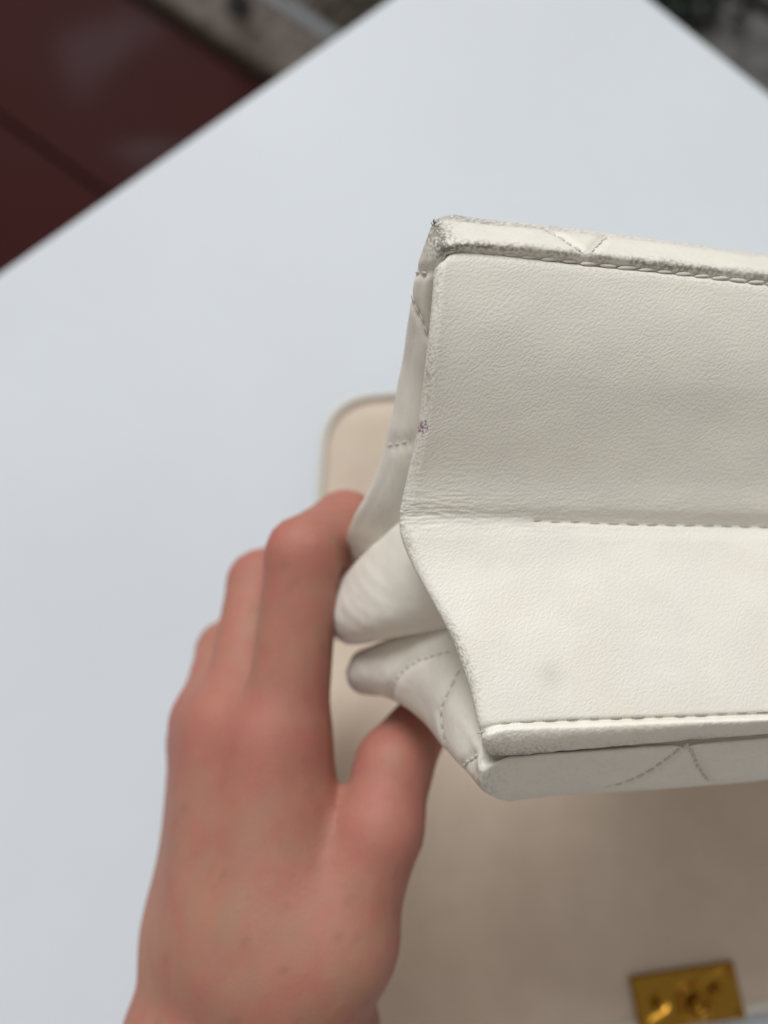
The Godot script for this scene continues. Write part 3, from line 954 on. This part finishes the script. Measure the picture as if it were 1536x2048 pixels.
func base_net():
	return [
		[Vector3(1.15, 4.13, 6.55), Vector3(1.01, 3.87, 6.75), Vector3(1.20, 3.60, 6.44), Vector3(1.15, 3.00, 6.38), Vector3(1.08, 2.31, 6.20), Vector3(0.99, 1.45, 5.88), Vector3(0.82, 0.63, 5.56), Vector3(0.72, 0.16, 5.43), Vector3(0.69, -0.10, 5.37), Vector3(0.72, -0.44, 5.42), Vector3(0.91, -0.92, 5.53), Vector3(1.26, -1.56, 5.75), Vector3(1.54, -2.10, 5.95), Vector3(1.80, -2.85, 6.20), Vector3(1.92, -3.36, 6.34), Vector3(1.97, -3.53, 6.34), Vector3(1.98, -3.62, 6.44), Vector3(2.05, -3.79, 6.36), Vector3(1.99, -3.99, 6.47), Vector3(2.18, -4.10, 6.12)],
		[Vector3(0.99, 4.13, 6.77), Vector3(0.85, 3.87, 6.97), Vector3(0.88, 3.60, 6.87), Vector3(0.83, 3.00, 6.81), Vector3(0.76, 2.31, 6.63), Vector3(0.67, 1.45, 6.31), Vector3(0.50, 0.63, 5.99), Vector3(0.40, 0.16, 5.86), Vector3(0.37, -0.10, 5.80), Vector3(0.40, -0.44, 5.85), Vector3(0.59, -0.92, 5.96), Vector3(0.94, -1.56, 6.18), Vector3(1.22, -2.10, 6.38), Vector3(1.48, -2.85, 6.63), Vector3(1.60, -3.36, 6.77), Vector3(1.65, -3.53, 6.77), Vector3(1.66, -3.62, 6.87), Vector3(1.73, -3.79, 6.79), Vector3(1.83, -3.99, 6.69), Vector3(2.02, -4.10, 6.34)],
		[Vector3(0.94, 4.13, 6.93), Vector3(0.80, 3.87, 7.13), Vector3(0.78, 3.60, 7.19), Vector3(0.73, 3.00, 7.13), Vector3(0.66, 2.31, 6.95), Vector3(0.57, 1.45, 6.63), Vector3(0.40, 0.63, 6.31), Vector3(0.30, 0.16, 6.18), Vector3(0.27, -0.10, 6.12), Vector3(0.30, -0.44, 6.17), Vector3(0.49, -0.92, 6.28), Vector3(0.84, -1.56, 6.50), Vector3(1.12, -2.10, 6.70), Vector3(1.38, -2.85, 6.95), Vector3(1.50, -3.36, 7.09), Vector3(1.55, -3.53, 7.09), Vector3(1.56, -3.62, 7.19), Vector3(1.63, -3.79, 7.11), Vector3(1.78, -3.99, 6.85), Vector3(1.97, -4.10, 6.50)],
		[Vector3(1.07, 4.11, 7.06), Vector3(0.93, 3.97, 7.26), Vector3(0.91, 3.71, 7.32), Vector3(0.86, 3.00, 7.26), Vector3(0.79, 2.30, 7.08), Vector3(0.70, 1.44, 6.76), Vector3(0.54, 0.62, 6.44), Vector3(0.44, 0.16, 6.31), Vector3(0.41, -0.10, 6.25), Vector3(0.44, -0.43, 6.30), Vector3(0.63, -0.91, 6.41), Vector3(0.97, -1.55, 6.63), Vector3(1.25, -2.07, 6.83), Vector3(1.50, -2.80, 7.08), Vector3(1.62, -3.30, 7.22), Vector3(1.67, -3.43, 7.22), Vector3(1.68, -3.52, 7.32), Vector3(1.75, -3.70, 7.24), Vector3(1.90, -3.93, 6.98), Vector3(2.10, -4.04, 6.63)],
		[Vector3(1.44, 4.14, 7.01), Vector3(1.29, 4.13, 7.21), Vector3(1.27, 3.87, 7.27), Vector3(1.22, 3.06, 7.21), Vector3(1.15, 2.32, 7.04), Vector3(1.07, 1.45, 6.73), Vector3(0.92, 0.63, 6.41), Vector3(0.83, 0.15, 6.28), Vector3(0.80, -0.10, 6.21), Vector3(0.83, -0.43, 6.27), Vector3(1.01, -0.92, 6.38), Vector3(1.35, -1.55, 6.60), Vector3(1.62, -2.07, 6.80), Vector3(1.87, -2.79, 7.04), Vector3(1.99, -3.29, 7.18), Vector3(2.03, -3.38, 7.18), Vector3(2.04, -3.46, 7.28), Vector3(2.11, -3.66, 7.20), Vector3(2.27, -3.92, 6.94), Vector3(2.48, -4.03, 6.58)],
		[Vector3(3.00, 4.09, 6.73), Vector3(2.86, 4.04, 6.95), Vector3(2.84, 3.78, 7.00), Vector3(2.81, 3.01, 6.95), Vector3(2.79, 2.28, 6.79), Vector3(2.77, 1.44, 6.49), Vector3(2.70, 0.61, 6.18), Vector3(2.66, 0.11, 6.04), Vector3(2.66, -0.15, 5.94), Vector3(2.67, -0.46, 6.02), Vector3(2.76, -0.95, 6.16), Vector3(2.97, -1.58, 6.39), Vector3(3.13, -2.10, 6.59), Vector3(3.27, -2.81, 6.83), Vector3(3.33, -3.29, 6.98), Vector3(3.36, -3.38, 6.96), Vector3(3.34, -3.46, 7.09), Vector3(3.40, -3.64, 7.01), Vector3(3.55, -3.87, 6.74), Vector3(3.76, -3.99, 6.38)],
		[Vector3(4.82, 4.02, 6.42), Vector3(4.69, 3.94, 6.65), Vector3(4.67, 3.67, 6.69), Vector3(4.67, 2.95, 6.65), Vector3(4.69, 2.22, 6.49), Vector3(4.74, 1.43, 6.21), Vector3(4.78, 0.59, 5.91), Vector3(4.80, 0.07, 5.76), Vector3(4.84, -0.21, 5.63), Vector3(4.81, -0.51, 5.73), Vector3(4.81, -0.99, 5.91), Vector3(4.85, -1.60, 6.15), Vector3(4.88, -2.14, 6.34), Vector3(4.89, -2.83, 6.59), Vector3(4.89, -3.30, 6.74), Vector3(4.92, -3.39, 6.72), Vector3(4.86, -3.45, 6.87), Vector3(4.91, -3.60, 6.79), Vector3(5.06, -3.82, 6.51), Vector3(5.25, -3.93, 6.14)],
		[Vector3(6.64, 3.96, 6.10), Vector3(6.53, 3.83, 6.34), Vector3(6.51, 3.56, 6.38), Vector3(6.53, 2.89, 6.34), Vector3(6.60, 2.16, 6.20), Vector3(6.72, 1.42, 5.94), Vector3(6.86, 0.57, 5.64), Vector3(6.94, 0.02, 5.48), Vector3(7.02, -0.26, 5.32), Vector3(6.96, -0.55, 5.44), Vector3(6.86, -1.04, 5.65), Vector3(6.74, -1.63, 5.90), Vector3(6.64, -2.17, 6.10), Vector3(6.52, -2.85, 6.35), Vector3(6.45, -3.30, 6.50), Vector3(6.47, -3.40, 6.47), Vector3(6.38, -3.45, 6.64), Vector3(6.42, -3.57, 6.56), Vector3(6.56, -3.77, 6.28), Vector3(6.74, -3.88, 5.90)],
		[Vector3(12.00, 3.78, 5.17), Vector3(12.00, 3.52, 5.43), Vector3(12.00, 3.23, 5.45), Vector3(12.00, 2.72, 5.44), Vector3(12.00, 2.01, 5.37), Vector3(12.00, 1.38, 5.21), Vector3(12.00, 0.53, 4.97), Vector3(12.00, -0.09, 4.82), Vector3(12.00, -0.39, 4.61), Vector3(12.00, -0.66, 4.76), Vector3(12.00, -1.14, 5.01), Vector3(12.00, -1.71, 5.22), Vector3(12.00, -2.28, 5.36), Vector3(12.00, -2.93, 5.54), Vector3(12.00, -3.32, 5.65), Vector3(12.00, -3.43, 5.59), Vector3(12.00, -3.44, 5.81), Vector3(12.00, -3.45, 5.73), Vector3(12.00, -3.57, 5.44), Vector3(12.00, -3.69, 5.06)],
		[Vector3(19.00, 3.54, 3.95), Vector3(19.00, 3.13, 4.26), Vector3(19.00, 2.81, 4.26), Vector3(19.00, 2.50, 4.29), Vector3(19.00, 1.80, 4.29), Vector3(19.00, 1.34, 4.23), Vector3(19.00, 0.46, 4.07), Vector3(19.00, -0.25, 3.90), Vector3(19.00, -0.58, 3.60), Vector3(19.00, -0.80, 3.82), Vector3(19.00, -1.29, 4.13), Vector3(19.00, -1.82, 4.31), Vector3(19.00, -2.42, 4.39), Vector3(19.00, -3.03, 4.49), Vector3(19.00, -3.34, 4.59), Vector3(19.00, -3.48, 4.47), Vector3(19.00, -3.43, 4.77), Vector3(19.00, -3.30, 4.68), Vector3(19.00, -3.32, 4.37), Vector3(19.00, -3.43, 3.93)]]

func back_net():
	return [
		[Vector3(0.79, -1.49, 2.40), Vector3(0.35, -1.54, 2.50), Vector3(-0.09, -1.50, 2.30), Vector3(-0.48, -1.36, 1.90), Vector3(-0.69, -1.17, 1.40), Vector3(-0.10, -1.35, 0.40), Vector3(0.20, -1.20, -0.00), Vector3(0.80, -0.88, -0.80)],
		[Vector3(0.95, -0.58, 3.40), Vector3(0.43, -0.67, 3.60), Vector3(-0.03, -0.60, 3.50), Vector3(-0.50, -0.46, 3.10), Vector3(-0.75, -0.39, 2.60), Vector3(-0.09, -0.42, 1.40), Vector3(0.21, -0.30, 1.00), Vector3(0.81, -0.05, 0.20)],
		[Vector3(1.09, 0.33, 4.40), Vector3(0.78, 0.42, 4.80), Vector3(0.44, 0.55, 4.90), Vector3(0.11, 0.75, 4.70), Vector3(-0.08, 0.92, 4.20), Vector3(0.55, 0.99, 3.00), Vector3(0.85, 1.06, 2.60), Vector3(1.45, 1.19, 1.80)],
		[Vector3(1.20, 1.76, 5.40), Vector3(0.92, 1.90, 5.75), Vector3(0.68, 2.14, 5.90), Vector3(0.48, 2.50, 5.85), Vector3(0.36, 2.82, 5.50), Vector3(0.99, 2.95, 4.40), Vector3(1.29, 2.94, 4.00), Vector3(1.89, 2.91, 3.20)],
		[Vector3(1.17, 3.27, 6.30), Vector3(0.96, 3.36, 6.65), Vector3(0.76, 3.47, 6.85), Vector3(0.62, 3.63, 6.85), Vector3(0.52, 3.87, 6.55), Vector3(1.10, 4.19, 5.50), Vector3(1.40, 4.12, 5.10), Vector3(2.00, 4.00, 4.30)],
		[Vector3(1.19, 3.87, 7.00), Vector3(1.02, 3.97, 7.15), Vector3(0.88, 4.06, 7.32), Vector3(0.77, 4.21, 7.32), Vector3(0.71, 4.46, 7.10), Vector3(1.14, 4.88, 6.10), Vector3(1.44, 4.79, 5.70), Vector3(2.04, 4.60, 4.90)],
		[Vector3(1.35, 4.06, 7.05), Vector3(1.23, 4.11, 7.20), Vector3(1.08, 4.20, 7.36), Vector3(0.98, 4.45, 7.20), Vector3(0.92, 4.83, 6.70), Vector3(1.23, 5.18, 5.60), Vector3(1.43, 4.32, 3.87), Vector3(1.83, 2.60, 0.40)],
		[Vector3(1.60, 4.08, 6.95), Vector3(1.55, 4.12, 7.16), Vector3(1.52, 4.25, 7.30), Vector3(1.53, 4.49, 7.08), Vector3(1.57, 4.81, 6.60), Vector3(1.73, 5.14, 5.50), Vector3(1.93, 4.30, 3.80), Vector3(2.33, 2.60, 0.40)],
		[Vector3(2.75, 4.05, 6.70), Vector3(2.70, 4.09, 6.92), Vector3(2.67, 4.23, 7.08), Vector3(2.72, 4.47, 6.85), Vector3(2.81, 4.78, 6.40), Vector3(3.04, 5.10, 5.30), Vector3(3.24, 4.26, 3.67), Vector3(3.64, 2.60, 0.40)],
		[Vector3(4.52, 3.94, 6.35), Vector3(4.44, 3.99, 6.58), Vector3(4.39, 4.15, 6.75), Vector3(4.46, 4.39, 6.52), Vector3(4.62, 4.70, 6.05), Vector3(4.97, 4.97, 5.00), Vector3(4.97, 4.18, 3.47), Vector3(4.97, 2.60, 0.40)],
		[Vector3(6.71, 3.78, 5.95), Vector3(6.60, 3.84, 6.18), Vector3(6.53, 4.04, 6.34), Vector3(6.63, 4.27, 6.12), Vector3(6.86, 4.55, 5.65), Vector3(7.41, 4.81, 4.50), Vector3(7.41, 4.08, 3.13), Vector3(7.41, 2.60, 0.40)],
		[Vector3(12.00, 3.38, 4.99), Vector3(12.00, 3.45, 5.18), Vector3(12.00, 3.76, 5.29), Vector3(12.00, 3.97, 5.13), Vector3(12.00, 4.20, 4.73), Vector3(12.00, 4.53, 3.56), Vector3(12.00, 3.88, 2.51), Vector3(12.00, 2.60, 0.40)],
		[Vector3(19.00, 2.86, 3.71), Vector3(19.00, 2.94, 3.89), Vector3(19.00, 3.40, 3.95), Vector3(19.00, 3.58, 3.84), Vector3(19.00, 3.73, 3.48), Vector3(19.00, 4.09, 2.13), Vector3(19.00, 3.59, 1.55), Vector3(19.00, 2.60, 0.40)]]

func front_net():
	return [
		[Vector3(-0.34, -3.21, 0.60), Vector3(-0.51, -3.25, 1.10), Vector3(-0.62, -3.70, 1.20), Vector3(-0.54, -4.07, 1.10), Vector3(-0.27, -4.30, 0.80), Vector3(-0.04, -4.39, 0.20), Vector3(0.26, -4.39, -0.20), Vector3(0.86, -4.39, -1.00)],
		[Vector3(-0.56, -3.23, 1.20), Vector3(-0.71, -3.26, 1.80), Vector3(-0.84, -3.60, 2.00), Vector3(-0.77, -3.92, 1.90), Vector3(-0.53, -4.17, 1.60), Vector3(-0.27, -4.31, 0.80), Vector3(0.03, -4.32, 0.40), Vector3(0.63, -4.32, -0.40)],
		[Vector3(-0.09, -2.91, 2.10), Vector3(-0.14, -2.87, 2.80), Vector3(-0.21, -3.27, 3.10), Vector3(-0.17, -3.68, 3.00), Vector3(0.04, -4.01, 2.60), Vector3(0.37, -4.17, 1.60), Vector3(0.67, -4.18, 1.20), Vector3(1.27, -4.20, 0.40)],
		[Vector3(0.65, -2.50, 3.10), Vector3(0.63, -2.46, 3.80), Vector3(0.56, -3.01, 4.20), Vector3(0.56, -3.55, 4.20), Vector3(0.69, -4.13, 3.80), Vector3(1.10, -4.32, 2.70), Vector3(1.40, -4.32, 2.30), Vector3(2.00, -4.33, 1.50)],
		[Vector3(1.40, -2.19, 4.10), Vector3(1.34, -2.25, 4.80), Vector3(1.12, -2.96, 5.20), Vector3(1.02, -3.62, 5.30), Vector3(1.10, -4.38, 5.00), Vector3(1.63, -4.65, 3.80), Vector3(1.93, -4.64, 3.40), Vector3(2.53, -4.62, 2.60)],
		[Vector3(1.92, -2.56, 5.10), Vector3(1.75, -2.72, 5.70), Vector3(1.55, -3.44, 6.05), Vector3(1.42, -3.84, 6.30), Vector3(1.43, -4.48, 6.20), Vector3(2.03, -4.86, 5.00), Vector3(2.33, -4.84, 4.60), Vector3(2.93, -4.81, 3.80)],
		[Vector3(2.14, -4.03, 5.80), Vector3(1.85, -4.03, 6.40), Vector3(1.65, -4.06, 6.85), Vector3(1.58, -4.29, 6.90), Vector3(1.74, -4.77, 6.40), Vector3(2.48, -5.35, 4.80), Vector3(2.68, -5.04, 3.00), Vector3(3.08, -4.40, -0.60)],
		[Vector3(2.54, -4.06, 6.00), Vector3(2.36, -4.08, 6.30), Vector3(2.09, -4.05, 6.75), Vector3(2.01, -4.39, 6.55), Vector3(2.23, -5.02, 5.80), Vector3(2.91, -5.62, 4.00), Vector3(3.11, -5.21, 2.47), Vector3(3.51, -4.40, -0.60)],
		[Vector3(3.07, -4.02, 6.00), Vector3(2.96, -4.04, 6.30), Vector3(2.83, -4.02, 6.70), Vector3(2.87, -4.43, 6.35), Vector3(3.05, -5.04, 5.60), Vector3(3.55, -5.60, 3.80), Vector3(3.75, -5.20, 2.33), Vector3(4.15, -4.40, -0.60)],
		[Vector3(4.73, -3.99, 5.70), Vector3(4.63, -4.02, 6.00), Vector3(4.49, -3.99, 6.44), Vector3(4.60, -4.39, 6.10), Vector3(4.85, -5.02, 5.35), Vector3(5.43, -5.57, 3.60), Vector3(5.43, -5.18, 2.20), Vector3(5.43, -4.40, -0.60)],
		[Vector3(7.03, -3.94, 5.30), Vector3(6.88, -3.98, 5.60), Vector3(6.67, -3.95, 6.04), Vector3(6.83, -4.36, 5.70), Vector3(7.19, -4.97, 4.95), Vector3(8.03, -5.50, 3.20), Vector3(8.03, -5.13, 1.93), Vector3(8.03, -4.40, -0.60)],
		[Vector3(12.00, -3.85, 4.43), Vector3(12.00, -3.87, 4.69), Vector3(12.00, -3.86, 5.06), Vector3(12.00, -4.28, 4.77), Vector3(12.00, -4.87, 4.13), Vector3(12.00, -5.39, 2.59), Vector3(12.00, -5.06, 1.53), Vector3(12.00, -4.40, -0.60)],
		[Vector3(19.00, -3.71, 3.21), Vector3(19.00, -3.73, 3.44), Vector3(19.00, -3.73, 3.78), Vector3(19.00, -4.18, 3.52), Vector3(19.00, -4.72, 2.93), Vector3(19.00, -5.19, 1.51), Vector3(19.00, -4.93, 0.81), Vector3(19.00, -4.40, -0.60)]]

func side_net():
	return [
		[Vector3(1.28, 0.23, 4.40), Vector3(1.13, 0.13, 5.10), Vector3(1.23, -0.77, 5.55), Vector3(1.42, -1.59, 5.50), Vector3(1.64, -2.21, 5.10), Vector3(1.84, -2.47, 4.20)],
		[Vector3(0.81, 0.14, 4.20), Vector3(0.68, 0.04, 4.90), Vector3(0.75, -0.84, 5.25), Vector3(0.99, -1.68, 5.10), Vector3(1.18, -2.24, 4.60), Vector3(1.33, -2.40, 3.80)],
		[Vector3(0.33, -0.39, 3.60), Vector3(0.21, -0.30, 4.30), Vector3(0.26, -1.10, 4.70), Vector3(0.36, -1.93, 4.60), Vector3(0.54, -2.41, 4.10), Vector3(0.67, -2.52, 3.20)],
		[Vector3(-0.21, -0.94, 2.80), Vector3(-0.31, -0.80, 3.50), Vector3(-0.33, -1.56, 3.95), Vector3(-0.30, -2.26, 3.90), Vector3(-0.13, -2.65, 3.40), Vector3(0.04, -2.78, 2.40)],
		[Vector3(-0.71, -1.43, 1.80), Vector3(-0.83, -1.35, 2.50), Vector3(-0.88, -2.02, 3.00), Vector3(-0.81, -2.60, 2.90), Vector3(-0.66, -2.89, 2.40), Vector3(-0.47, -2.98, 1.50)],
		[Vector3(-1.01, -1.90, 1.20), Vector3(-1.14, -1.84, 1.90), Vector3(-1.23, -2.25, 2.20), Vector3(-1.11, -2.68, 2.10), Vector3(-0.89, -2.97, 1.70), Vector3(-0.71, -3.03, 1.00)],
		[Vector3(-0.59, -2.15, 0.40), Vector3(-0.82, -2.19, 0.60), Vector3(-0.88, -2.47, 0.70), Vector3(-0.82, -2.73, 0.60), Vector3(-0.68, -2.94, 0.40), Vector3(-0.47, -2.98, 0.10)]]

func back_seams():
	return [
		[Vector3(2.78, 4.87, 6.23), Vector3(2.83, 4.67, 6.59), Vector3(2.99, 4.53, 6.72), Vector3(3.09, 4.40, 6.85), Vector3(3.19, 4.28, 6.94), Vector3(3.25, 4.21, 6.97)],
		[Vector3(3.85, 4.80, 6.07), Vector3(3.64, 4.56, 6.54), Vector3(3.52, 4.42, 6.71), Vector3(3.41, 4.29, 6.88)],
		[Vector3(0.53, 3.93, 6.81), Vector3(0.63, 3.87, 6.99), Vector3(0.73, 3.86, 7.14)],
		[Vector3(0.46, 3.59, 6.47), Vector3(0.52, 3.40, 6.51), Vector3(0.62, 3.20, 6.55), Vector3(0.72, 2.99, 6.49)],
		[Vector3(0.11, 1.26, 4.88), Vector3(0.31, 1.27, 5.18), Vector3(0.48, 1.27, 5.34)]]

func front_seams():
	return [
		[Vector3(0.14, -3.89, 3.15), Vector3(0.15, -3.65, 3.48), Vector3(0.21, -3.39, 3.72), Vector3(0.38, -3.12, 3.95), Vector3(0.62, -2.90, 4.25), Vector3(0.90, -2.73, 4.63), Vector3(1.26, -2.57, 5.08)],
		[Vector3(1.45, -2.76, 5.46), Vector3(1.30, -2.93, 5.41), Vector3(1.20, -3.13, 5.43), Vector3(1.08, -3.38, 5.39), Vector3(1.01, -3.68, 5.25), Vector3(1.02, -3.89, 5.26), Vector3(1.06, -4.14, 5.29), Vector3(1.15, -4.38, 5.24)],
		[Vector3(1.35, -4.39, 6.12), Vector3(1.43, -4.16, 6.46), Vector3(1.56, -3.98, 6.74)],
		[Vector3(5.13, -3.98, 6.33), Vector3(4.98, -4.20, 6.22), Vector3(4.78, -4.44, 6.03), Vector3(4.59, -4.65, 5.88), Vector3(4.32, -4.82, 5.75), Vector3(3.97, -4.96, 5.61)],
		[Vector3(5.20, -4.01, 6.31), Vector3(5.35, -4.21, 6.13), Vector3(5.55, -4.50, 5.83), Vector3(5.74, -4.74, 5.58), Vector3(6.07, -5.05, 5.04)]]

func base_seams():
	return [
		[Vector3(1.05, 4.13, 7.27), Vector3(1.37, 4.17, 7.22), Vector3(1.86, 4.14, 7.13), Vector3(2.69, 4.10, 6.98), Vector3(3.54, 4.05, 6.83), Vector3(4.41, 4.01, 6.68), Vector3(5.48, 3.95, 6.50), Vector3(6.53, 3.89, 6.33), Vector3(11.00, 3.64, 5.59)],
		[Vector3(1.59, -3.48, 7.20), Vector3(1.72, -3.41, 7.23), Vector3(1.93, -3.37, 7.19), Vector3(2.67, -3.36, 7.07), Vector3(4.38, -3.37, 6.81), Vector3(5.44, -3.38, 6.64), Vector3(6.47, -3.39, 6.47), Vector3(11.00, -3.44, 5.73)],
		[Vector3(2.66, -0.16, 5.94), Vector3(3.37, -0.18, 5.84), Vector3(4.29, -0.22, 5.71), Vector3(5.68, -0.24, 5.51), Vector3(7.02, -0.28, 5.32), Vector3(11.00, -0.36, 4.75)]]
